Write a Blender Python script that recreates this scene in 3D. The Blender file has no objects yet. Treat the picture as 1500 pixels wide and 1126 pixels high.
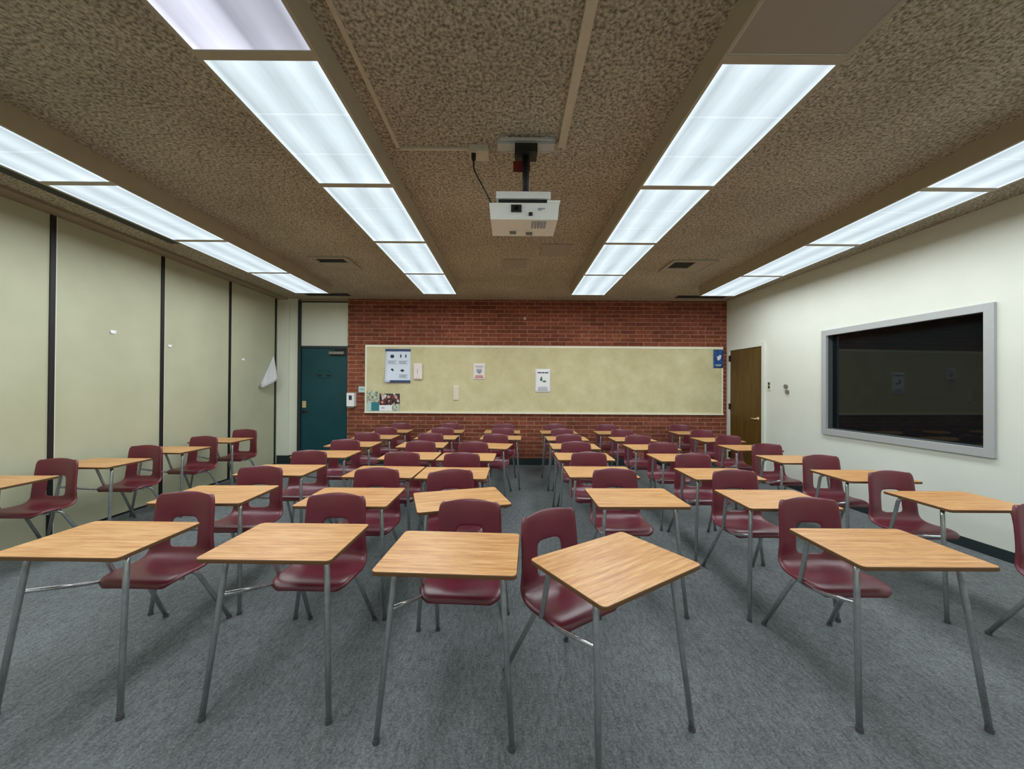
import bpy, bmesh, math, random
from mathutils import Vector, Matrix
random.seed(7)
PI = math.pi
scn = bpy.context.scene
COL = scn.collection

# ------------------------------------------------------------------ materials
def srgb(r, g, b, a=1.0):
    def f(c):
        c /= 255.0
        return c / 12.92 if c <= 0.04045 else ((c + 0.055) / 1.055) ** 2.4
    return (f(r), f(g), f(b), a)

class NT:
    def __init__(s, name):
        s.m = bpy.data.materials.new(name); s.m.use_nodes = True
        s.t = s.m.node_tree; s.t.nodes.clear()
        s.out = s.n('ShaderNodeOutputMaterial')
    def n(s, kind, **kw):
        nd = s.t.nodes.new(kind)
        for k, v in kw.items():
            if k in nd.inputs: nd.inputs[k].default_value = v
            else: setattr(nd, k, v)
        return nd
    def l(s, a, b): s.t.links.new(a, b)
    def ramp(s, fac, stops, interp='LINEAR'):
        r = s.n('ShaderNodeValToRGB'); r.color_ramp.interpolation = interp
        e = r.color_ramp.elements
        while len(e) < len(stops): e.new(0.5)
        for el, (p, c) in zip(e, stops): el.position = p; el.color = c
        s.l(fac, r.inputs['Fac']); return r.outputs['Color']
    def mix(s, fac, a, b, mode='MIX'):
        m = s.n('ShaderNodeMix', data_type='RGBA', blend_type=mode)
        for v, i in ((fac, 0), (a, 6), (b, 7)):
            if hasattr(v, 'is_output'): s.l(v, m.inputs[i])
            else: m.inputs[i].default_value = v
        return m.outputs[2]
    def coord(s, which='Object', scale=(1, 1, 1), swiz=None):
        tc = s.n('ShaderNodeTexCoord'); o = tc.outputs[which]
        if swiz:
            a = s.n('ShaderNodeSeparateXYZ'); b = s.n('ShaderNodeCombineXYZ'); s.l(o, a.inputs[0])
            for i, k in enumerate(swiz): s.l(a.outputs[k], b.inputs[i])
            o = b.outputs[0]
        mp = s.n('ShaderNodeMapping'); mp.inputs['Scale'].default_value = scale
        s.l(o, mp.inputs['Vector']); return mp.outputs[0]
    def noise(s, vec, scale, detail=3, rough=.55):
        n = s.n('ShaderNodeTexNoise', Scale=scale, Detail=detail, Roughness=rough)
        s.l(vec, n.inputs['Vector']); return n.outputs['Fac']
    def bsdf(s, color, rough=.5, metal=0.0, bump=None, bstr=.2, bdist=.002, coat=0, spec=.5):
        b = s.n('ShaderNodeBsdfPrincipled', Metallic=metal)
        if hasattr(color, 'is_output'): s.l(color, b.inputs['Base Color'])
        else: b.inputs['Base Color'].default_value = color
        if hasattr(rough, 'is_output'): s.l(rough, b.inputs['Roughness'])
        else: b.inputs['Roughness'].default_value = rough
        b.inputs['Coat Weight'].default_value = coat
        b.inputs['Specular IOR Level'].default_value = spec
        if bump is not None:
            bp = s.n('ShaderNodeBump', Strength=bstr, Distance=bdist)
            s.l(bump, bp.inputs['Height']); s.l(bp.outputs[0], b.inputs['Normal'])
        s.l(b.outputs[0], s.out.inputs['Surface']); return s.m

def simple(name, rgb, rough=.5, metal=0.0, var=.06, scale=30, bstr=0, spec=.5):
    k = NT(name); v = k.coord()
    n = k.noise(v, scale)
    c = srgb(*rgb)
    lo = tuple(x * (1 - var) for x in c[:3]) + (1,); hi = tuple(min(1, x * (1 + var)) for x in c[:3]) + (1,)
    col = k.ramp(n, [(.3, lo), (.7, hi)])
    return k.bsdf(col, rough, metal, n if bstr else None, bstr, spec=spec)

M = {}
# ceiling: coarse textured acoustic plaster
k = NT('ceiling_texture'); v = k.coord()
n1 = k.noise(v, 55, 3, .6); n2 = k.noise(v, 1.3, 2)
c = k.ramp(n1, [(.34, srgb(120, 112, 96)), (.5, srgb(180, 170, 150)), (.66, srgb(216, 206, 186))])
c = k.mix(.5, c, k.ramp(n2, [(.3, srgb(200, 195, 190)), (.7, srgb(255, 255, 255))]), 'MULTIPLY')
M['ceiling'] = k.bsdf(c, .95, 0, n1, .8, .02, spec=.1)
# carpet
k = NT('grey_carpet'); v = k.coord()
n1 = k.noise(v, 95, 4, .75); n2 = k.noise(v, 1.6, 3); v2 = k.coord(scale=(1, .35, 1)); n3 = k.noise(v2, 45, 3, .7)
c = k.ramp(n1, [(.3, srgb(50, 54, 55)), (.5, srgb(101, 106, 107)), (.7, srgb(152, 157, 157))])
c = k.mix(.45, c, k.ramp(n3, [(.35, srgb(80, 84, 85)), (.65, srgb(132, 137, 138))]))
c = k.mix(.6, c, k.ramp(n2, [(.3, srgb(205, 205, 205)), (.7, srgb(255, 255, 255))]), 'MULTIPLY')
M['carpet'] = k.bsdf(c, 1.0, 0, n1, .6, .008, spec=.05)
# brick
k = NT('red_brick'); v = k.coord(swiz=(0, 2, 1))
br = k.n('ShaderNodeTexBrick', Scale=1.0); br.offset = .5
for i, val in (('Color1', srgb(156, 84, 62)), ('Color2', srgb(126, 66, 49)), ('Mortar', srgb(180, 138, 110)), ('Mortar Size', .0065), ('Mortar Smooth', .3), ('Bias', 0.0), ('Brick Width', .295), ('Row Height', .0755)):
    br.inputs[i].default_value = val
k.l(v, br.inputs['Vector'])
nn = k.noise(v, 14, 4); n2 = k.noise(k.coord(swiz=(0, 2, 1), scale=(1, 3, 1)), 1.2, 2)
c = k.mix(.45, br.outputs['Color'], k.ramp(nn, [(.3, srgb(120, 110, 105)), (.7, srgb(255, 250, 245))]), 'MULTIPLY')
c = k.mix(.4, c, k.ramp(n2, [(.35, srgb(170, 165, 165)), (.65, srgb(255, 255, 255))]), 'MULTIPLY')
inv = k.n('ShaderNodeMath', operation='SUBTRACT'); inv.inputs[0].default_value = 1; k.l(br.outputs['Fac'], inv.inputs[1])
M['brick'] = k.bsdf(c, .85, 0, inv.outputs[0], .5, .006, spec=.2)

def paint(name, a, b, scale=1.1, rough=.6):
    k = NT(name); v = k.coord()
    n = k.noise(v, scale, 4, .6); f = k.noise(v, 160, 2)
    c = k.ramp(n, [(.3, srgb(*a)), (.7, srgb(*b))])
    return k.bsdf(c, rough, 0, f, .08, .002, spec=.3)
M['wall_white'] = paint('cream_wall_paint', (213, 216, 204), (224, 226, 214))
M['partition'] = paint('folding_partition_vinyl', (178, 178, 148), (190, 190, 160), 1.6, .55)
M['post'] = paint('jamb_paint', (212, 213, 194), (220, 221, 202))
M['transom'] = paint('transom_panel', (200, 200, 182), (208, 208, 190))
M['teal'] = paint('teal_door_paint', (14, 56, 63), (20, 66, 72), 2, .4)
k = NT('brown_door_veneer'); v = k.coord(scale=(14, 14, 1)); n = k.noise(v, 2.5, 4)
M['brown_door'] = k.bsdf(k.ramp(n, [(.3, srgb(74, 52, 18)), (.7, srgb(98, 71, 28))]), .45, spec=.3)
M['black'] = simple('black_rubber', (7, 7, 8), .6)
M['baseboard'] = simple('dark_vinyl_baseboard', (22, 36, 38), .55)
M['header'] = simple('tan_metal_header', (146, 130, 108), .6, var=.08, scale=6)
M['housing'] = simple('light_housing_metal', (168, 156, 132), .55, var=.05, scale=8)
M['lens_trim'] = simple('pale_metal_trim', (188, 186, 176), .5)
M['raceway'] = simple('beige_raceway', (196, 184, 162), .6)
M['plate'] = simple('ceiling_plate', (150, 140, 126), .85, var=.15, scale=60)
M['vent_frame'] = simple('vent_frame_metal', (160, 150, 132), .7)
M['dark'] = simple('dark_cavity', (14, 11, 10), .9)
M['cream_trim'] = simple('cream_metal_trim', (240, 234, 206), .5)
M['hinge'] = simple('dark_bronze', (46, 36, 24), .45, .5)
M['brass'] = simple('brass', (226, 206, 152), .35, .6)
M['steel'] = simple('satin_steel', (170, 168, 160), .35, .8)
M['plastic_white'] = simple('white_plastic', (240, 240, 234), .4, var=.02)
M['plastic_cream'] = simple('cream_plastic', (210, 208, 190), .45, var=.02)
M['tan'] = simple('tan_plastic', (190, 150, 122), .6)
M['rail_grey'] = simple('pale_grey_metal', (186, 186, 184), .45)
M['plate_grey'] = simple('grey_switch_metal', (120, 118, 108), .45, .3)
M['paper'] = simple('white_paper', (244, 244, 246), .8, var=.03)
M['paper_pink'] = simple('pale_pink_paper', (240, 228, 220), .8, var=.03)
M['paper_faint'] = simple('faded_paper', (228, 214, 190), .85, var=.03)
M['paper_blue'] = simple('pale_blue_paper', (224, 234, 248), .8, var=.02)
M['ink_navy'] = simple('navy_ink', (52, 66, 112), .7)
M['ink_dark'] = simple('dark_ink', (40, 44, 66), .7)
M['ink_grey'] = simple('grey_ink', (158, 164, 178), .8)
M['ink_red'] = simple('red_ink', (196, 120, 116), .8)
M['ink_green'] = simple('green_ink', (70, 110, 92), .8)
M['ink_teal'] = simple('teal_ink', (46, 122, 128), .7)
M['ink_pale_teal'] = simple('pale_teal_ink', (180, 214, 206), .7)
M['red_tag'] = simple('red_tag_plastic', (112, 24, 20), .5)
M['screen_frame'] = simple('grey_metal_frame', (172, 174, 174), .45, .15, var=.03)
M['jamb_dark'] = simple('dark_grey_jamb', (66, 72, 76), .5)
k = NT('black_glass'); v = k.coord(); n = k.noise(v, 2, 2)
M['glass'] = k.bsdf(k.ramp(n, [(.3, srgb(8, 14, 15)), (.7, srgb(12, 19, 20))]), .03, 0, spec=.36)
# cork / burlap board
k = NT('burlap_board'); v = k.coord(swiz=(0, 2, 1)); n1 = k.noise(v, 3.2, 5, .65); n2 = k.noise(v, 150, 2)
c = k.ramp(n1, [(.28, srgb(206, 196, 150)), (.5, srgb(218, 209, 165)), (.72, srgb(228, 221, 180))])
c = k.mix(.25, c, k.ramp(n2, [(.35, srgb(160, 150, 120)), (.65, srgb(255, 250, 230))]), 'MULTIPLY')
M['board'] = k.bsdf(c, .9, 0, n2, .2, .002, spec=.1)
# photo collage
k = NT('crowd_photo_print'); v = k.coord(swiz=(0, 2, 1)); vo = k.n('ShaderNodeTexVoronoi', Scale=24.0); k.l(v, vo.inputs['Vector'])
sp = k.n('ShaderNodeSeparateColor'); k.l(vo.outputs['Color'], sp.inputs[0])
M['crowd'] = k.bsdf(k.ramp(sp.outputs[0], [(0, srgb(26, 18, 20)), (.3, srgb(112, 36, 38)), (.55, srgb(196, 150, 132)), (.7, srgb(60, 40, 40)), (.85, srgb(214, 206, 200))], 'CONSTANT'), .6)
k = NT('foliage_photo_print'); v = k.coord(swiz=(0, 2, 1)); n = k.noise(v, 22, 3)
M['foliage'] = k.bsdf(k.ramp(n, [(.35, srgb(84, 96, 78)), (.5, srgb(176, 184, 160)), (.65, srgb(214, 216, 200))]), .7)
k = NT('blue_poster_print'); v = k.coord(swiz=(0, 2, 1)); n = k.noise(v, 9, 2)
M['blue_print'] = k.bsdf(k.ramp(n, [(.35, srgb(18, 46, 104)), (.6, srgb(30, 92, 158))]), .5)
# maroon plastic
k = NT('maroon_plastic'); v = k.coord(); n = k.noise(v, 260, 2); n2 = k.noise(v, 5, 2)
c = k.ramp(n2, [(.3, srgb(90, 16, 32)), (.7, srgb(104, 24, 41))])
M['maroon'] = k.bsdf(c, .36, 0, n, .06, .001, spec=.7)
# oak laminate
k = NT('oak_laminate')
oi = k.n('ShaderNodeObjectInfo')
tc = k.n('ShaderNodeTexCoord'); ad = k.n('ShaderNodeVectorMath', operation='MULTIPLY_ADD')
sc3 = k.n('ShaderNodeCombineXYZ'); k.l(oi.outputs['Random'], sc3.inputs[0]); k.l(oi.outputs['Random'], sc3.inputs[1])
k.l(sc3.outputs[0], ad.inputs[0]); ad.inputs[1].default_value = (17, 29, 0); k.l(tc.outputs['Object'], ad.inputs[2])
mp = k.n('ShaderNodeMapping'); mp.inputs['Scale'].default_value = (2.2, 30, 4); k.l(ad.outputs[0], mp.inputs['Vector'])
g1 = k.noise(mp.outputs[0], 1.6, 5, .65)
mp2 = k.n('ShaderNodeMapping'); mp2.inputs['Scale'].default_value = (9, 150, 4); k.l(ad.outputs[0], mp2.inputs['Vector'])
g2 = k.noise(mp2.outputs[0], 1.5, 3, .7)
c = k.ramp(g1, [(.3, srgb(176, 118, 64)), (.5, srgb(206, 152, 94)), (.7, srgb(224, 177, 122))])
c = k.mix(.35, c, k.ramp(g2, [(.35, srgb(168, 130, 96)), (.6, srgb(255, 252, 246))]), 'MULTIPLY')
M['oak'] = k.bsdf(c, .38, 0, None, spec=.45)
M['oak_edge'] = simple('brown_edge_band', (92, 60, 26), .55)
# chrome tube
k = NT('chromed_steel_tube'); v = k.coord(); n = k.noise(v, 40, 2)
M['chrome'] = k.bsdf(k.ramp(n, [(.3, srgb(172, 175, 175)), (.7, srgb(196, 199, 199))]), .24, .78)
M['glide'] = simple('grey_nylon_glide', (70, 72, 74), .5)
M['cable'] = simple('black_cable', (14, 14, 15), .5)
# diffusers
def lens(name, strength, left=1.0, right=1.0, tint=(226, 242, 250)):
    k = NT(name); tc = k.n('ShaderNodeTexCoord'); sp = k.n('ShaderNodeSeparateXYZ'); k.l(tc.outputs['Generated'], sp.inputs[0])
    g = lambda x: (x, x, x, 1)
    cx = k.ramp(sp.outputs[0], [(0, g(1.0 * left)), (.07, g(.62 * left)), (.28, g(.9 * left)), (.47, g(.66 * left)), (.53, g(.66 * right)), (.73, g(.9 * right)), (.93, g(.62 * right)), (1, g(1.0 * right))])
    cy = k.ramp(sp.outputs[1], [(0, g(.92)), (.1, g(.84)), (.32, g(.82)), (.329, g(1)), (.335, g(.82)), (.5, g(.86)), (.66, g(.82)), (.669, g(1)), (.675, g(.82)), (.9, g(.88)), (1, g(1))])
    vv = k.coord(scale=(10, 1, 1)); n = k.noise(vv, 1.8, 3)
    cn = k.ramp(n, [(.3, g(.86)), (.7, g(1.0))])
    c = k.mix(1.0, k.mix(1.0, cx, cy, 'MULTIPLY'), cn, 'MULTIPLY')
    c = k.mix(1.0, c, srgb(*tint), 'MULTIPLY')
    em = k.n('ShaderNodeEmission', Strength=strength); k.l(c, em.inputs['Color'])
    k.l(em.outputs[0], k.out.inputs['Surface']); return k.m
LS = .79
M['lens_on'] = lens('lit_prismatic_diffuser', LS)
M['lens_half'] = lens('half_lit_prismatic_diffuser', LS, 1.05, .62, (226, 228, 246))
M['lens_off'] = simple('unlit_diffuser', (150, 138, 126), .4, var=.04, scale=3)

# ------------------------------------------------------------------ mesh helpers
def obj(name, bm, mat, parent=None, smooth=False, bevel=0, loc=None, rotz=None):
    if bevel:
        es = [e for e in bm.edges if len(e.link_faces) == 2 and e.calc_face_angle(0) > .6]
        bmesh.ops.bevel(bm, geom=es, offset=bevel, segments=2, affect='EDGES', profile=.5)
    bmesh.ops.recalc_face_normals(bm, faces=bm.faces)
    me = bpy.data.meshes.new(name); bm.to_mesh(me); bm.free()
    for m in (mat if isinstance(mat, (list, tuple)) else [mat]): me.materials.append(m)
    if smooth:
        for p in me.polygons: p.use_smooth = True
    o = bpy.data.objects.new(name, me); COL.objects.link(o)
    if parent: o.parent = parent
    if loc: o.location = loc
    if rotz is not None: o.rotation_euler = (0, 0, rotz)
    return o
def box(bm, x0, x1, y0, y1, z0, z1):
    vs = [bm.verts.new((x, y, z)) for x in (x0, x1) for y in (y0, y1) for z in (z0, z1)]
    for f in ((0, 1, 3, 2), (4, 6, 7, 5), (0, 4, 5, 1), (2, 3, 7, 6), (0, 2, 6, 4), (1, 5, 7, 3)):
        bm.faces.new([vs[i] for i in f])
    return bm
def BX(*a): return box(bmesh.new(), *a)
def fillet(pts, r, n=5):
    P = [Vector(p) for p in pts]; out = [P[0]]
    for i in range(1, len(P) - 1):
        a, b, c = P[i - 1], P[i], P[i + 1]
        d1, d2 = (a - b), (c - b); q = min(r, d1.length * .45, d2.length * .45)
        s, e = b + d1.normalized() * q, b + d2.normalized() * q
        for j in range(n + 1):
            t = j / n; out.append(s * (1 - t) ** 2 + b * 2 * t * (1 - t) + e * t * t)
    out.append(P[-1]); return out
def tube(bm, pts, r, seg=10, rend=None):
    rings = []; N = len(pts); up = None
    for i, p in enumerate(pts):
        t = (pts[min(i + 1, N - 1)] - pts[max(i - 1, 0)]).normalized()
        if up is None:
            up = Vector((0, 0, 1)) if abs(t.z) < .9 else Vector((1, 0, 0))
        u = (up - t * up.dot(t)).normalized(); w = t.cross(u); up = u
        rr = r if rend is None else r + (rend - r) * i / (N - 1)
        rings.append([bm.verts.new(p + u * rr * math.cos(2 * PI * j / seg) + w * rr * math.sin(2 * PI * j / seg)) for j in range(seg)])
    for a, b in zip(rings, rings[1:]):
        for j in range(seg): bm.faces.new((a[j], a[(j + 1) % seg], b[(j + 1) % seg], b[j]))
    bm.faces.new(rings[0]); bm.faces.new(rings[-1][::-1]); return bm
def TB(pts, r, fr=0, seg=10): return tube(bmesh.new(), fillet(pts, fr) if fr else [Vector(p) for p in pts], r, seg)
def cyl(bm, c, axis, r, h, seg=20):
    c, a = Vector(c), Vector(axis).normalized()
    return tube(bm, [c, c + a * h], r, seg)
def ring(bm, x0, x1, z0, z1, w, y0, y1):
    box(bm, x0, x1, y0, y1, z1 - w, z1); box(bm, x0, x1, y0, y1, z0, z0 + w)
    box(bm, x0, x0 + w, y0, y1, z0 + w, z1 - w); box(bm, x1 - w, x1, y0, y1, z0 + w, z1 - w); return bm
def disc(bm, cx, cz, rx, rz, y0, y1, seg=16):
    a = [bm.verts.new((cx + rx * math.cos(2 * PI * i / seg), y0, cz + rz * math.sin(2 * PI * i / seg))) for i in range(seg)]
    b = [bm.verts.new((v.co.x, y1, v.co.z)) for v in a]
    bm.faces.new(a); bm.faces.new(b[::-1])
    for i in range(seg): bm.faces.new((a[i], a[(i + 1) % seg], b[(i + 1) % seg], b[i]))
    return bm

def tag(o, label, cat, group=None):
    o['label'] = label; o['category'] = cat
    if group: o['group'] = group
    return o
def thing(name, label, cat, loc=(0, 0, 0), rotz=0, group=None):
    o = bpy.data.objects.new(name, None); COL.objects.link(o); o.empty_display_size = .1
    o.location = loc; o.rotation_euler = (0, 0, rotz); return tag(o, label, cat, group)
def struct(name, bm, mat, **kw):
    o = obj(name, bm, mat, **kw); o['kind'] = 'structure'; return o
def copy_tree(o, parent=None):
    c = o.copy(); COL.objects.link(c)
    if parent: c.parent = parent
    for ch in list(o.children): copy_tree(ch, c)
    return c

# ------------------------------------------------------------------ room shell
ZC, YB, XL = 3.13, 7.16, -4.42
YF = -2.6
struct('floor', BX(XL - .2, 4.9, YF, YB + .3, -.06, 0), M['carpet'])
struct('ceiling', BX(XL - .2, 4.9, YF, YB + .3, ZC, ZC + .08), M['ceiling'])
struct('wall_back', BX(-3.112, 4.09, YB, YB + .2, 0, ZC), M['brick'])
struct('wall_back.001', BX(XL - .2, -3.112, YB + .09, YB + .2, 0, ZC), M['wall_white'])
struct('wall_front', BX(XL - .2, 4.9, YF - .12, YF, 0, ZC), M['wall_white'])
# folding partition: panels and black seams
wl = struct('wall_left', BX(XL - .15, XL, YF, YB + .09, .02, ZC - .03), M['partition'])
for i in range(9):
    y = 7.06 - 1.145 * i
    if y < YF + .1: break
    obj('seam_strip', BX(XL - .01, XL + .012, y - .022, y + .022, 0.0, ZC - .03), M['black'], wl)
    obj('seam_trim', BX(XL - .01, XL + .008, y + .022, y + .034, 0.0, ZC - .03), M['post'], wl)
obj('bottom_seal', BX(XL - .1, XL + .006, YF, YB - .08, 0, .022), M['black'], wl)
struct('trim_1', BX(XL - .12, XL + .19, YF, YB - .02, ZC - .03, ZC), M['header'])
struct('black_strip', BX(XL + .47, XL + .61, YF, 4.36, ZC - .02, ZC), M['black'])  # plain black strip on the ceiling beside the partition's light row
# jamb post beside the partition and the door frame
struct('trim_3', BX(XL, -4.215, YB - .03, YB + .09, .16, ZC), M['post'])
struct('trim_4', BX(-4.215, -4.058, YB + .02, YB + .09, .16, ZC), M['post'])
struct('baseboard_left', BX(XL, -4.058, YB - .036, YB + .09, 0, .16), M['baseboard'])
fr = bmesh.new(); box(fr, -4.058, -4.0, YB - .005, YB + .09, 0, ZC - .03); box(fr, -4.0, -3.112, YB + .01, YB + .09, 3.06, 3.085); box(fr, -4.0, -3.112, YB + .01, YB + .09, 2.19, 2.235)
struct('trim_5', fr, M['baseboard'])
struct('trim_6', BX(-4.0, -3.112, YB + .02, YB + .06, 2.235, 3.06), M['transom'])
struct('trim_7', BX(-4.0, -3.112, YB - .005, YB + .09, 3.085, ZC), M['header'])
# teal door
d1 = struct('door_1', BX(-3.995, -3.125, YB + .03, YB + .075, .01, 2.185), M['teal'])
obj('lock_plate', BX(-3.975, -3.905, YB + .022, YB + .032, 1.06, 1.185), M['brass'], d1, bevel=.003)
lv = bmesh.new(); cyl(lv, (-3.94, YB + .03, .995), (0, -1, 0), .028, .02); tube(lv, fillet([(-3.94, YB + .02, .995), (-3.94, YB - .03, .995), (-3.84, YB - .03, .99)], .02), .011)
obj('door_handle', lv, M['hinge'], d1, smooth=True)
cl = bmesh.new(); box(cl, -3.45, -3.17, YB - .04, YB + .03, 2.075, 2.125)
o = obj('door_closer', cl, M['plate_grey'], d1, bevel=.008)
obj('closer_arm', TB([(-3.34, YB - .01, 2.13), (-3.34, YB - .02, 2.165), (-3.15, YB - .0, 2.17)], .012), M['hinge'], o)
obj('closer_base', BX(-3.46, -3.15, YB + .02, YB + .03, 2.05, 2.15), M['hinge'], o)
sg = bmesh.new()
for cx in (-3.655, -3.485): disc(sg, cx, 1.675, .04, .024, YB + .027, YB + .031)
obj('door_mark', sg, M['black'], d1)
sg = bmesh.new(); N = 28
a = [Vector((-3.565 + .155 * math.cos(2 * PI * i / N), YB + .029, 1.69 + .075 * math.sin(2 * PI * i / N))) for i in range(N + 1)]
tube(sg, a, .003, 4); obj('door_mark', sg, M['black'], d1)
struct('baseboard_back', BX(-3.112, 4.08, YB - .012, YB, 0, .125), M['baseboard'])

# right wall, in its own frame: x = along the wall towards the camera, y = outwards, z = up
RW = Vector((4.09, YB, 0)); RA = math.atan2(-.99873, .0504)
wr = bmesh.new()
HX0, HX1, HZ0, HZ1 = 2.16, 3.775, .95, 2.195
L = 9.85
box(wr, -.12, HX0, 0, .2, 0, ZC); box(wr, HX1, L, 0, .2, 0, ZC)
box(wr, HX0, HX1, 0, .2, 0, HZ0); box(wr, HX0, HX1, 0, .2, HZ1, ZC)
struct('wall_right', wr, M['wall_white'], loc=RW, rotz=RA)
struct('baseboard_right', BX(1.03, L, -.012, 0, 0, .095), M['baseboard'], loc=RW, rotz=RA)
d2 = struct('door_2', BX(.134, .969, -.014, 0, .01, 2.178), M['brown_door'], loc=RW, rotz=RA)
f2 = bmesh.new(); box(f2, .075, .134, -.03, 0, 0, 2.235); box(f2, .969, 1.028, -.03, 0, 0, 2.235); box(f2, .134, .969, -.03, 0, 2.178, 2.235)
obj('door_frame', f2, M['wall_white'], d2)
for z in (2.03, 1.14, .25): obj('hinge', BX(.118, .15, -.038, -.012, z - .055, z + .055), M['hinge'], d2)
kb = bmesh.new(); cyl(kb, (.87, -.014, .97), (0, -1, 0), .032, .012); tube(kb, fillet([(.87, -.02, .97), (.87, -.065, .97), (.77, -.065, .97)], .02), .011)
obj('door_handle', kb, M['brass'], d2, smooth=True)

# ------------------------------------------------------------------ ceiling lights (surface mounted, in four rows)
ZL, EY, PT = 2.988, 6.172, 1.1144
ROWS = {1: (-3.53, -2.99), 2: (-1.445, -.905), 3: (.968, 1.508), 4: (3.085, 3.635)}
def area(x, y, sx, sy, power):
    l = bpy.data.lights.new('added_area_light', 'AREA'); l.shape = 'RECTANGLE'; l.size = sx; l.size_y = sy; l.energy = power; l.color = (.9, .97, 1)
    o = bpy.data.objects.new('added_area_light', l); COL.objects.link(o); o.location = (x, y, ZL - .012)
def light(x0, x1, y1, lensmat, label, power=7.0, grp='ceiling lights in four long rows'):
    y0 = y1 - PT; cx = (x0 + x1) / 2; w = (x1 - x0) / 2
    t = thing('ceiling_light', label, 'ceiling light', (cx, (y0 + y1) / 2, ZC), 0, grp)
    h = PT / 2; z = ZL - ZC
    b = bmesh.new(); box(b, -w - .014, w + .014, -h, h, z + .012, 0)
    box(b, -w - .014, -w, -h, h, z - .004, z + .012); box(b, w, w + .014, -h, h, z - .004, z + .012)
    box(b, -w, w, -h, -h + .024, z - .004, z + .012); box(b, -w, w, h - .02, h, z - .004, z + .012)
    obj('housing', b, M['housing'], t)
    obj('diffuser', BX(-w + .006, w - .006, -h + .03, h - .026, z, z + .008), lensmat, t)
    b = bmesh.new(); 
    for q in ((-w, -w + .006, -h + .024, h - .02), (w - .006, w, -h + .024, h - .02), (-w + .006, w - .006, -h + .024, -h + .03), (-w + .006, w - .006, h - .026, h - .02)):
        box(b, *q, z - .002, z + .010)
    obj('trim', b, M['lens_trim'], t)
    if power:
        area(cx, (y0 + y1) / 2, x1 - x0 - .05, PT - .1, power)  # unseen lamp added below the lit diffuser to brighten the room
    return t
ROWN = {1: 'row beside the folding partition', 2: 'row left of the projector', 3: 'row right of the projector', 4: 'row beside the right wall'}
ORD = ['farthest', 'second farthest', 'third farthest', 'fourth farthest']
for r, (x0, x1) in ROWS.items():
    for i in range(4):
        light(x0, x1, EY - PT * i, M['lens_on'], 'lit ceiling light, %s from the camera in the %s' % (ORD[i], ROWN[r]))
light(*ROWS[2], EY - PT * 4, M['lens_half'], 'ceiling light lit only on its left half, nearest in the row left of the projector', 4.0)
light(*ROWS[3], EY - PT * 4, M['lens_off'], 'dead unlit ceiling light with grey diffuser, nearest right of the projector', 0)
for r, (x0, x1) in ROWS.items():
    n = 2 if r in (2, 3) else 3
    area((x0 + x1) / 2, .55 - .55 * (2 if n == 2 else 1), .5, 2.0 if n == 2 else 3.2, 14 if n == 2 else 21)  # unseen added lamps stand in for light rows behind the camera, no fixtures

# ------------------------------------------------------------------ ceiling fittings
def vent(x0, x1, y0, y1, sx0, sx1, sy0, sy1, label):
    t = thing('ceiling_vent', label, 'vent', ((x0 + x1) / 2, (y0 + y1) / 2, ZC), 0)
    ox, oy = (x0 + x1) / 2, (y0 + y1) / 2
    w = .045; b = bmesh.new()
    box(b, x0 - ox, x1 - ox, y0 - oy, y0 + w - oy, -.022, 0); box(b, x0 - ox, x1 - ox, y1 - w - oy, y1 - oy, -.022, 0)
    box(b, x0 - ox, x0 + w - ox, y0 + w - oy, y1 - w - oy, -.022, 0); box(b, x1 - w - ox, x1 - ox, y0 + w - oy, y1 - w - oy, -.022, 0)
    obj('frame', b, M['vent_frame'], t)
    obj('opening', BX(x0 + w - ox, x1 - w - ox, y0 + w - oy, y1 - w - oy, -.006, 0), M['dark'], t)
    b = bmesh.new()
    X0, X1, Y0, Y1 = x0 + w, x1 - w, y0 + w, y1 - w
    for q in ((X0, sx0, Y0, Y1), (sx1, X1, Y0, Y1), (sx0, sx1, Y0, sy0), (sx0, sx1, sy1, Y1)):
        if q[1] - q[0] > .005 and q[3] - q[2] > .005: box(b, q[0] - ox, q[1] - ox, q[2] - oy, q[3] - oy, -.016, -.006)
    obj('damper_plate', b, M['vent_frame'], t)
vent(-2.62, -2.11, 4.80, 5.32, -2.55, -2.18, 4.86, 5.02, 'square ceiling vent with dark slot, left of the left centre lights')
vent(2.07, 2.66, 4.83, 5.34, 2.11, 2.40, 4.90, 5.16, 'square ceiling vent with small dark opening, right of the right centre lights')
def slot(x0, x1, y0, y1, label):
    t = thing('slot_diffuser', label, 'vent', ((x0 + x1) / 2, (y0 + y1) / 2, ZC), 0)
    w, h = (x1 - x0) / 2, (y1 - y0) / 2
    obj('opening', BX(-w, w, -h, h, -.008, 0), M['dark'], t)
    b = bmesh.new(); box(b, -w - .02, w + .02, -h - .015, -h, -.012, 0); box(b, -w - .02, w + .02, h, h + .015, -.012, 0)
    obj('frame', b, M['vent_frame'], t)
slot(-3.72, -2.94, 6.68, 6.90, 'dark ceiling air slot above the teal door')
slot(2.98, 3.86, 6.68, 6.90, 'dark ceiling air slot near the brown door')
tag(obj('access_panel', BX(-.15, .15, -.17, .17, -.012, 0), M['plate'], loc=(.04, 5.03, ZC), bevel=.003), 'small square ceiling panel farther behind the projector', 'ceiling panel')
tag(obj('access_panel', BX(-.17, .17, -.19, .19, -.012, 0), M['plate'], loc=(.52, 4.52, ZC), bevel=.003), 'small square ceiling panel just right behind the projector', 'ceiling panel')
b = bmesh.new(); box(b, -.80, -.778, YF, 2.60, ZC - .014, ZC); box(b, -.80, -.28, 2.59, 2.612, ZC - .014, ZC)
tag(obj('cable_raceway', b, M['raceway']), 'thin raceway along the ceiling turning to the outlet box by the projector', 'cable raceway')
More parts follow.
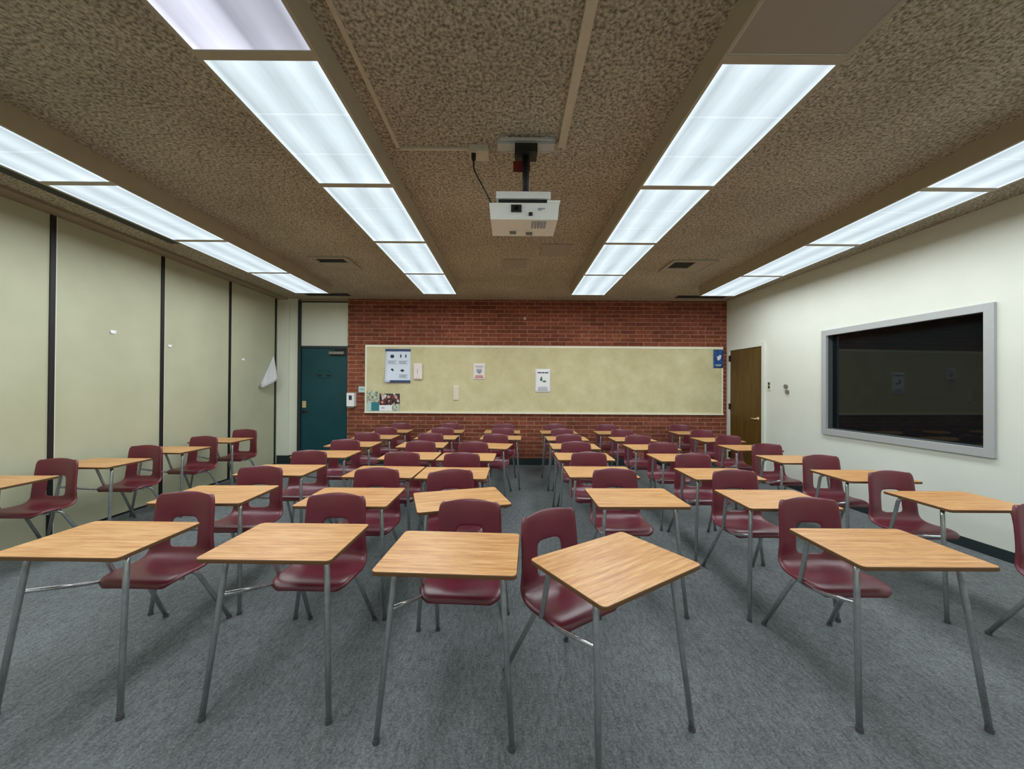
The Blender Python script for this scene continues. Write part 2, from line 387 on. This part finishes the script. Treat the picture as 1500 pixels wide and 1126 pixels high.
tag(obj('cable_raceway', BX(.307, .357, YF, 2.56, ZC - .022, ZC), M['raceway'], bevel=.003), 'wide straight beige raceway along the ceiling right of the projector mount', 'cable raceway')
t = thing('outlet_box', 'beige outlet box on the ceiling left of the projector mount', 'outlet', (-.235, 2.61, ZC))
obj('box', BX(-.065, .065, -.05, .07, -.045, 0), M['raceway'], t, bevel=.004)
obj('plug', BX(-.05, -.02, -.03, .0, -.085, -.044), M['cable'], t, bevel=.004)

# ------------------------------------------------------------------ projector on its ceiling mount
PX = .088
t = thing('projector_mount', 'black pole and grey plate holding the projector to the ceiling', 'mount', (PX, 2.53, ZC))
b = bmesh.new(); box(b, -.19, .19, -.045, .03, -.045, 0)
obj('ceiling_plate', b, M['rail_grey'], t, bevel=.004)
b = bmesh.new(); box(b, -.17, .17, -.075, -.062, -.035, -.02); box(b, -.17, .17, .05, .063, -.035, -.02); box(b, -.14, -.12, -.07, .06, -.02, -.008); box(b, .12, .14, -.07, .06, -.02, -.008)
obj('rail', b, M['rail_grey'], t)
b = bmesh.new(); box(b, -.075, .075, -.06, .06, -.10, -.045)
obj('bracket', b, M['black'], t, bevel=.008)
obj('pole', TB([(0, 0, -.09), (0, 0, -.392)], .023, seg=16), M['black'], t, smooth=True)
obj('red_tag', BX(-.085, .03, .026, .03, -.19, -.115), M['red_tag'], t)
pj = thing('projector', 'white ceiling projector hanging between the two centre light rows', 'projector', (PX - .014, 2.36, 2.515))
b = bmesh.new()
prof = [(-.0, .0), (.27, .012), (.27, .115), (.0, .12)]
box(b, -.22, .22, 0, .27, .018, .118)
for v in b.verts:
    if v.co.z < .05: v.co.x *= .96; v.co.y = v.co.y * .97 + .008
obj('body', b, M['plastic_white'], pj, bevel=.018, smooth=False)
b = bmesh.new(); box(b, -.18, .172, .06, .24, .178, .222)
obj('top_cover', b, M['plastic_white'], pj, bevel=.008)
b = bmesh.new(); box(b, -.165, .155, .075, .2, .118, .178)
obj('spacer', b, M['black'], pj)
b = bmesh.new(); box(b, -.17, .18, .066, .072, .145, .151); box(b, .15, .235, .07, .10, .155, .172)
obj('latch_bar', b, M['plastic_white'], pj)
lz = obj('lens_window', BX(-.083, -.017, -.006, .012, .062, .106), M['black'], pj, bevel=.003)
b = bmesh.new(); disc(b, -.05, .084, .015, .015, -.009, -.005); obj('lens_glass', b, M['glass'], lz)
obj('sensor_window', BX(.028, .052, -.004, .012, .040, .060), M['black'], pj)
b = bmesh.new(); box(b, .085, .13, -.003, .008, .082, .087); box(b, .085, .11, -.003, .008, .074, .077)
obj('marking', b, M['ink_grey'], pj)
b = bmesh.new()
for i in range(5): box(b, .05 + i * .02, .062 + i * .02, .03, .13, .012, .02)
obj('speaker_slots', b, M['ink_grey'], pj)
for x, y in ((-.07, .2), (.04, .215)): obj('foot', BX(x - .022, x + .022, y - .012, y + .012, .006, .02), M['plate_grey'], pj)
tag(obj('power_cable', TB([(-.27, 2.595, ZC - .0862), (-.268, 2.58, ZC - .16), (-.2, 2.5, ZC - .32), (-.125, 2.44, 2.644)], .006, .06, 8), M['cable'], smooth=True), 'black cable drooping from the ceiling outlet box to the projector', 'cable')

# ------------------------------------------------------------------ bulletin board and what hangs on it
YP = YB - .03
t = thing('bulletin_board', 'long beige bulletin board with cream trim on the brick wall', 'bulletin board', (.62, YB, .97))
x0, x1, z0, z1 = -2.765 - .62, 4.005 - .62, 0, 1.285
obj('burlap_panel', BX(x0 + .03, x1 - .02, -.026, 0, z0 + .03, z1 - .03), M['board'], t)
for nm, q in (('top_rail', (x0, x1, -.034, 0, z1 - .04, z1)), ('bottom_rail', (x0, x1, -.05, 0, z0, z0 + .035)), ('side_rail', (x0, x0 + .032, -.034, 0, z0 + .035, z1 - .04)), ('side_rail', (x1 - .022, x1, -.034, 0, z0 + .035, z1 - .04))):
    obj(nm, BX(*q), M['cream_trim'], t, bevel=.003)
def sheet(x0, x1, z0, z1, bulge=.008, curl=(0, 0, 0, 0), y=0, nx=8, nz=10, th=.0012):
    """thin slightly bowed paper; curl = lift of the corners bl, br, tl, tr"""
    bm = bmesh.new(); g = []
    for j in range(nz + 1):
        row = []
        for i in range(nx + 1):
            u, w = i / nx, j / nz
            lift = bulge * (4 * u * (1 - u)) * .5 + bulge * math.sin(w * 3) * .4
            for cval, cu, cw in zip(curl, (0, 1, 0, 1), (0, 0, 1, 1)):
                dd = max(0, 1 - math.hypot(u - cu, w - cw) / .8); lift += cval * dd * dd
            row.append((x0 + (x1 - x0) * u, y - .001 - lift, z0 + (z1 - z0) * w))
        g.append(row)
    F = [[bm.verts.new(p) for p in r] for r in g]; B = [[bm.verts.new((p[0], p[1] + th, p[2])) for p in r] for r in g]
    for j in range(nz):
        for i in range(nx):
            bm.faces.new((F[j][i], F[j][i + 1], F[j + 1][i + 1], F[j + 1][i])); bm.faces.new((B[j][i], B[j + 1][i], B[j + 1][i + 1], B[j][i + 1]))
    for i in range(nx):
        bm.faces.new((F[0][i], B[0][i], B[0][i + 1], F[0][i + 1])); bm.faces.new((F[nz][i], F[nz][i + 1], B[nz][i + 1], B[nz][i]))
    for j in range(nz):
        bm.faces.new((F[j][0], F[j + 1][0], B[j + 1][0], B[j][0])); bm.faces.new((F[j][nx], B[j][nx], B[j + 1][nx], F[j + 1][nx]))
    return bm
def paper(name, label, cat, x0, x1, z0, z1, mat, **kw):
    t = thing(name, label, cat, ((x0 + x1) / 2, YB - .0285, z0)); w, h = (x1 - x0) / 2, z1 - z0
    obj('sheet', sheet(-w, w, 0, h, **kw), mat, t, smooth=True); return t, w, h
def prints(t, name, rects, mat, y0=-.013):
    b = bmesh.new()
    for q in rects: box(b, q[0], q[1], y0, min(y0 + .0115, -.0012), q[2], q[3])
    return obj(name, b, mat, t)
# poster with navy bars and four icons
t, w, h = paper('safety_poster', 'white poster with navy top and bottom bars and four dark icons', 'poster', -2.385, -1.905, 1.545, 2.18, M['paper_blue'], bulge=.004, curl=(.05, 0, 0, 0))
prints(t, 'printed_bar', [(-w, w, h - .045, h)], M['ink_navy'], -.011)
prints(t, 'printed_bar', [(-w + .05, w, 0, .045)], M['ink_navy'], -.03)
b = bmesh.new()
disc(b, -w * .45, h * .78, .037, .034, -.012, -.003); disc(b, -w * .45, h * .37, .03, .03, -.014, -.003)
for x in (w * .22, w * .62): disc(b, x, h * .79, .012, .034, -.012, -.003)
disc(b, w * .35, h * .36, .042, .014, -.012, -.003); disc(b, w * .35, h * .36, .014, .03, -.012, -.003)
obj('printed_icon', b, M['ink_dark'], t)
rc = []
for cx in (-w * .45, w * .42):
    for cz in (h * .64, h * .23):
        for i in range(4): rc.append((cx - .085 + .01 * (i % 2), cx + .085 - .02 * (i % 3), cz - .018 * i, cz - .018 * i + .007))
prints(t, 'printed_text', rc, M['ink_grey'], -.012)
# crumpled note
t, w, h = paper('crumpled_note', 'small crumpled cream note beside the navy-barred poster', 'paper', -1.85, -1.68, 1.605, 1.91, M['paper_pink'], bulge=.03, curl=(.02, .05, .01, .04))
prints(t, 'printed_picture', [(-.01, .05, .10, .2)], M['ink_grey'], -.03)
# flyer
t, w, h = paper('flyer', 'small white flyer with grey picture and red text on the board', 'paper', -.725, -.497, 1.612, 1.92, M['paper_pink'])
prints(t, 'printed_picture', [(-.05, .05, .14, .20), (-.02, .03, .11, .15)], M['ink_grey'])
prints(t, 'printed_text', [(-.08, .08, .035, .055), (-.07, .07, .065, .08)], M['ink_red'])
prints(t, 'printed_heading', [(-.08, .08, .25, .26), (-.06, .07, .225, .233)], M['ink_grey'])
# faded scrap
paper('paper_scrap', 'faded pale paper scrap low on the board between poster and flyer', 'paper', -1.10, -.985, 1.21, 1.50, M['paper_faint'], bulge=.003)
# notice with green drawing
t, w, h = paper('notice', 'white notice with green drawing near the middle of the board', 'paper', .453, .735, 1.375, 1.82, M['paper'])
prints(t, 'printed_heading', [(-.10, -.03, .365, .385), (-.02, .03, .365, .385), (.04, .10, .365, .385)], M['ink_dark'])
b = bmesh.new(); disc(b, -.025, .28, .014, .02, -.012, -.003); disc(b, -.03, .245, .024, .03, -.012, -.003); disc(b, .03, .21, .035, .018, -.012, -.003)
obj('printed_drawing', b, M['ink_green'], t)
prints(t, 'printed_text', [(-.09, .09, .10 - .02 * i, .108 - .02 * i) for i in range(4)], M['ink_grey'])
# blue poster at the corner
t, w, h = paper('blue_poster', 'small deep blue poster at the right end of the board', 'poster', 3.815, 4.0, 1.862, 2.205, M['blue_print'], bulge=.003, y=-.012)
b = bmesh.new(); disc(b, .01, .19, .035, .03, -.026, -.012); disc(b, .03, .22, .022, .02, -.026, -.012); disc(b, .0, .155, .02, .015, -.026, -.012)
obj('printed_picture', b, M['paper'], t)
prints(t, 'printed_text', [(-.05, .05, .045, .06), (-.04, .04, .03, .036)], M['ink_pale_teal'], -.026)
# two prints in the lower left corner
t, w, h = paper('landscape_poster', 'poster of pale foliage and teal blocks in the board\'s lower left corner', 'poster', -2.728, -2.496, 1.012, 1.377, M['foliage'], bulge=.003)
prints(t, 'printed_block', [(-w, -w * .25, .0, .15)], M['ink_pale_teal'], -.010)
prints(t, 'printed_block', [(-w * .25, w, .0, .16)], M['ink_teal'], -.010)
t, w, h = paper('group_photo_poster', 'poster with a dark red crowd photo low on the board\'s left', 'poster', -2.488, -2.105, 1.012, 1.337, M['crowd'], bulge=.003)
prints(t, 'printed_block', [(-w, w * .25, .0, .105)], M['paper'], -.010)
prints(t, 'printed_block', [(w * .25, w, .0, .13)], M['foliage'], -.010)
prints(t, 'printed_text', [(-w + .04, -w + .10, .05, .062)], M['ink_dark'], -.012)
t = thing('wall_label', 'small grey plate on the brick at the board\'s left edge', 'plate', (-2.825, YB, 1.357))
obj('plate', BX(-.068, .05, -.012, 0, 0, .113), M['ink_pale_teal'], t, bevel=.003)
obj('print', BX(-.05, .03, -.0135, -.011, .045, .07), M['ink_grey'], t)
# sanitizer dispenser
t = thing('sanitizer_dispenser', 'white sanitizer dispenser on the brick beside the teal door', 'dispenser', (-3.01, YB, 1.065))
obj('body', BX(-.07, .07, -.10, 0, .03, .28), M['plastic_white'], t, bevel=.016)
obj('window', BX(-.028, .028, -.106, -.098, .15, .235), M['ink_dark'], t, bevel=.003)
obj('nozzle', BX(-.045, .045, -.085, -.01, 0, .034), M['plate_grey'], t, bevel=.004)
b = bmesh.new(); cyl(b, (0, -.001, 0), (0, -1, 0), .030, .012)
tag(obj('wall_disc', b, M['tan'], loc=(.25, YB, 2.78)), 'small tan round disc high on the brick above the board', 'wall cap')

# paper hanging off the end of the partition
A, B_, D_, C_ = Vector((XL + .015, 6.99, 2.04)), Vector((XL + .012, 6.58, 1.44)), Vector((XL + .12, 6.66, 1.42)), Vector((XL + .20, 6.80, 1.60))
bm = bmesh.new(); n = 8; rows = []
for i in range(n + 1):
    s = i / n; pb = []
    for j in range(9):
        q = j / 8
        e = (B_ * (1 - q) ** 2 + D_ * 2 * q * (1 - q) + C_ * q * q)
        p = A.lerp(e, max(s, .03)); p.x += .02 * math.sin(q * 9) * s; p.x = max(p.x, XL + .004); pb.append(p)
    rows.append([bm.verts.new(p) for p in pb])
for i in range(n):
    for j in range(8): bm.faces.new((rows[i][j], rows[i][j + 1], rows[i + 1][j + 1], rows[i + 1][j]))
bmesh.ops.solidify(bm, geom=bm.faces[:], thickness=.002)
tag(obj('hanging_paper', bm, M['paper'], smooth=True), 'crumpled white paper hanging loose near the far end of the partition', 'paper')
for (y, z, s, lab) in ((4.185, 2.06, .03, 'small white tape scrap on the second visible partition panel'), (4.88, 1.98, .025, 'small white tape scrap just right of the middle black seam'), (6.21, 1.90, .03, 'small white tape scrap on the last partition panel before the jamb')):
    b = sheet(-s, s, -s * .6, s * .6, bulge=.004, curl=(.01, 0, 0, .012), nx=4, nz=4)
    tag(obj('tape_scrap', b, M['paper'], loc=(XL + .003, y, z), rotz=PI / 2), lab, 'tape')

# ------------------------------------------------------------------ right wall: dark screen, switch, outlets
t = thing('wall_screen', 'large black glass screen in a grey frame on the right wall', 'screen', RW, RA)
b = bmesh.new(); ring(b, 2.097, 3.846, .876, 2.255, .072, -.03, 0)
obj('frame', b, M['screen_frame'], t, bevel=.006)
b = bmesh.new(); q = .012; ring(b, HX0 + .001, HX1 - .001, HZ0 + .001, HZ1 - .001, q, 0, .11)
obj('recess_lining', b, M['jamb_dark'], t)
obj('glass_panel', BX(HX0 + .013, HX1 - .013, .06, .07, HZ0 + .013, HZ1 - .013), M['glass'], t)
t = thing('light_switch', 'wall switch plate beside the brown door', 'switch', RW, RA)
obj('plate', BX(1.075, 1.15, -.008, 0, 1.445, 1.597), M['plastic_cream'], t, bevel=.002)
for z in (1.555, 1.50): obj('toggle', BX(1.098, 1.128, -.016, -.007, z - .02, z + .02), M['hinge'], t)
for (x, z, lab) in ((1.46, 1.51, 'upper small round wall fitting right of the switch plate'), (1.487, 1.43, 'lower small round wall fitting right of the switch plate')):
    b = bmesh.new(); cyl(b, (0, 0, 0), (0, -1, 0), .032, .022)
    tag(obj('wall_fitting', b, M['plate_grey'], loc=RW + Vector((math.cos(RA) * x, math.sin(RA) * x, z)), rotz=RA, smooth=False), lab, 'wall fitting')

# ------------------------------------------------------------------ student desk with attached chair
# local frame: x across, y from the desk's front edge back towards the chair, z up
DW, DD, DH = .597, .44, .725
def desktop_mesh():
    bm = bmesh.new(); r = .022; n = 5; pts = []
    for cx, cy, a0 in ((DW / 2 - r, r, -PI / 2), (DW / 2 - r, DD - r, 0), (-DW / 2 + r, DD - r, PI / 2), (-DW / 2 + r, r, PI)):
        for i in range(n + 1): pts.append((cx + r * math.cos(a0 + PI / 2 * i / n), cy + r * math.sin(a0 + PI / 2 * i / n)))
    def loop(z, s):
        cxx, cyy = 0, DD / 2
        return [bm.verts.new((x - s * (1 if x > 0 else -1), y - s * (1 if y > cyy else -1), z)) for x, y in pts]
    loops = [loop(DH - .018, .002), loop(DH - .016, 0), loop(DH - .003, 0), loop(DH, .002)]
    N = len(pts)
    for a, b in zip(loops, loops[1:]):
        for i in range(N):
            f = bm.faces.new((a[i], a[(i + 1) % N], b[(i + 1) % N], b[i])); f.material_index = 1
    bm.faces.new(loops[0][::-1]).material_index = 1; bm.faces.new(loops[-1])
    return bm
def shell_mesh():
    prof = [(.384, .402, .150), (.390, .424, .178), (.412, .437, .196), (.47, .435, .207), (.55, .425, .209), (.615, .424, .205), (.662, .437, .198), (.690, .463, .192), (.702, .495, .188),
            (.709, .545, .182), (.714, .60, .178), (.720, .668, .176), (.727, .735, .174), (.732, .785, .171), (.737, .809, .163), (.744, .818, .146)]
    cols = [-1.05, -1, -.74, -.44, -.15, .15, .44, .74, 1, 1.05]
    bm = bmesh.new(); G = []
    prof = [(y - .035, z, w) for y, z, w in prof]
    for j, (y, z, w) in enumerate(prof):
        a, c = prof[max(j - 1, 0)], prof[min(j + 1, len(prof) - 1)]
        ty, tz = c[0] - a[0], c[1] - a[1]; l = math.hypot(ty, tz); ty, tz = ty / l, tz / l
        ny, nz = -tz, ty                           # towards the sitter: up on the seat, forward on the back
        back = min(1, max(0, (z - .43) / .1)) if j > 5 else 0
        if back > 0:
            ny, nz = ny * (1 - back) - back, nz * (1 - back)
        crown = .012 * max(0, (z - .66) / .157)
        row = []
        for t in cols:
            tt = max(-1, min(1, t)); amp = .012 * (1 - back) * (0 if j < 3 else 1) + .034 * back
            off = amp * tt * tt
            if abs(t) > 1: off -= .016
            row.append(bm.verts.new((w * t if abs(t) <= 1 else w * tt + (.004 if t > 0 else -.004), y + ny * off, z + nz * off - crown * tt * tt)))
        G.append(row)
    for j in range(len(prof) - 1):
        for i in range(len(cols) - 1):
            if 8 <= j <= 10 and 3 <= i <= 5: continue
            bm.faces.new((G[j][i], G[j][i + 1], G[j + 1][i + 1], G[j + 1][i]))
    # rolled lower front lip
    bmesh.ops.recalc_face_normals(bm, faces=bm.faces)
    return bm
def make_shell(parent):
    o = obj('seat_shell', shell_mesh(), M['maroon'], None, smooth=True)
    s = o.modifiers.new('s', 'SOLIDIFY'); s.thickness = .009; s.offset = -1
    u = o.modifiers.new('u', 'SUBSURF'); u.levels = u.render_levels = 2
    dg = bpy.context.evaluated_depsgraph_get()
    me = bpy.data.meshes.new_from_object(o.evaluated_get(dg)); o.modifiers.clear(); o.data = me; me.name = 'seat_shell'
    for p in me.polygons: p.use_smooth = True
    o.parent = parent; return o
R = .0125
def make_desk():
    t = thing('student_desk', '', 'desk')
    obj('desktop', desktop_mesh(), [M['oak'], M['oak_edge']], t)
    make_shell(t)
    for s in (-1, 1):
        lg = obj('front_leg', TB([(s * .10, .20, DH - .034), (s * .232, .105, DH - .034), (s * .282, .035, .012)], R, .035), M['chrome'], t, smooth=True)
        b = bmesh.new(); cyl(b, (s * .282, .035, 0), (0, 0, 1), 0.0148, .020, 14); obj('foot_glide', b, M['glide'], lg)
    for s in (-1, 1):
        lg = obj('rear_leg', TB([(s * .06, .49, .405), (s * .165, .555, .405), (s * .205, .765, .012)], R, .05), M['chrome'], t, smooth=True)
        b = bmesh.new(); cyl(b, (s * .205, .765, 0), (0, 0, 1), 0.0148, .020, 14); obj('foot_glide', b, M['glide'], lg)
    obj('desk_support', TB([(-.10, .34, DH - .034), (-.238, .375, DH - .034), (-.212, .46, .425), (-.165, .545, .402)], R, .035), M['chrome'], t, smooth=True)
    obj('side_rail', TB([(-.246, .085, .525), (-.205, .33, .435), (-.175, .48, .400), (-.160, .57, .400)], .010, .08), M['chrome'], t, smooth=True)
    b = bmesh.new(); tube(b, [Vector((-.17, .47, .400)), Vector((.17, .47, .400))], .010); tube(b, [Vector((-.165, .555, .405)), Vector((.165, .555, .405))], .011)
    obj('seat_frame', b, M['chrome'], t, smooth=True)
    return t
COLN = {'A': 'column along the folding partition', 'B': 'second column from the partition', 'C': 'third column from the partition', 'D': 'column just left of the aisle',
        'E': 'column just right of the aisle', 'F': 'second column from the right wall', 'G': 'column along the right wall'}
NTH = ['nearest', 'second back', 'third back', 'fourth back', 'fifth back', 'sixth back', 'farthest']
DESKS = {
 'A': [(-4.0, 2.675, 1), (-3.965, 3.435, 0), (-3.965, 4.195, -1), (-3.98, 4.98, 0)],
 'B': [(-2.005, 1.65, -1), (-2.03, 2.41, 1), (-2.05, 3.17, 0), (-2.035, 3.97, 0), (-2.04, 4.69, 0), (-2.01, 5.40, 0), (-1.99, 6.14, 0)],
 'C': [(-1.075, 1.635, -1), (-1.077, 2.366, 0), (-1.115, 3.12, -2), (-1.09, 3.89, 0), (-1.135, 4.66, 0), (-1.10, 5.395, 0), (-1.095, 6.15, 0)],
 'D': [(-.272, 1.523, -3), (-.274, 2.344, 17.5), (-.50, 3.09, -1), (-.475, 3.854, -2), (-.345, 4.63, -11), (-.156, 5.40, -2), (-.15, 6.12, -1)],
 'E': [(.573, 1.455, 33), (.855, 2.39, 1), (.793, 3.165, 0), (.79, 3.91, 0), (.808, 4.61, 0), (.815, 5.345, 0), (.792, 6.12, 0)],
 'F': [(1.796, 1.602, 0), (1.806, 2.37, 0), (1.828, 3.115, 0), (1.845, 3.88, 1), (1.79, 4.585, 2), (1.775, 5.312, 1), (1.71, 6.10, 0)],
 'G': [(3.10, 1.52, 0), (3.055, 2.361, 0), (3.07, 3.076, -1), (3.05, 3.823, 0), (3.035, 4.58, 1), (3.02, 5.30, 0), (3.02, 6.12, 0)]}
SPECIAL = {('E', 0): 'oak and maroon student desk turned askew, nearest the camera at the aisle',
           ('D', 1): 'oak and maroon student desk twisted left, second back in the column left of the aisle',
           ('A', 0): 'student desk whose oak top is cut by the left edge, beside the partition',
           ('A', 3): 'oak and maroon student desk, farthest of four along the folding partition',
           ('G', 0): 'maroon student desk cut off by the right edge of the photo, nearest right wall'}
proto = None
for c, lst in DESKS.items():
    for i, (x, y, a) in enumerate(lst):
        if proto is None: o = proto = make_desk()
        else: o = copy_tree(proto)
        o.location = (x, y, 0); o.rotation_euler = (0, 0, math.radians(a))
        o['label'] = SPECIAL.get((c, i), 'oak and maroon student desk, %s in the %s' % (NTH[i], COLN[c]))
        o['category'] = 'desk'; o['group'] = 'student desks in seven columns'

# ------------------------------------------------------------------ camera, world, colour
w = bpy.data.worlds.new('World'); scn.world = w; w.use_nodes = True
w.node_tree.nodes['Background'].inputs[0].default_value = (.5, .55, .6, 1); w.node_tree.nodes['Background'].inputs[1].default_value = .05
cam = bpy.data.cameras.new('camera'); cam.sensor_width = 36; cam.lens = 552.44 / 1500 * 36; cam.clip_start = .05
co = bpy.data.objects.new('camera', cam); COL.objects.link(co)
co.matrix_world = Matrix.Translation((0, 0, 1.48)) @ Matrix.Rotation(-.0017, 4, 'Z') @ Matrix.Rotation(PI / 2 + .006, 4, 'X') @ Matrix.Rotation(.0062, 4, 'Z')
scn.camera = co
scn.view_settings.view_transform = 'Standard'
scn.view_settings.look = 'None'
scn.view_settings.exposure = 0.97
scn.view_settings.gamma = 1.08
scn.cycles.max_bounces = 8
scn.cycles.use_denoising = True
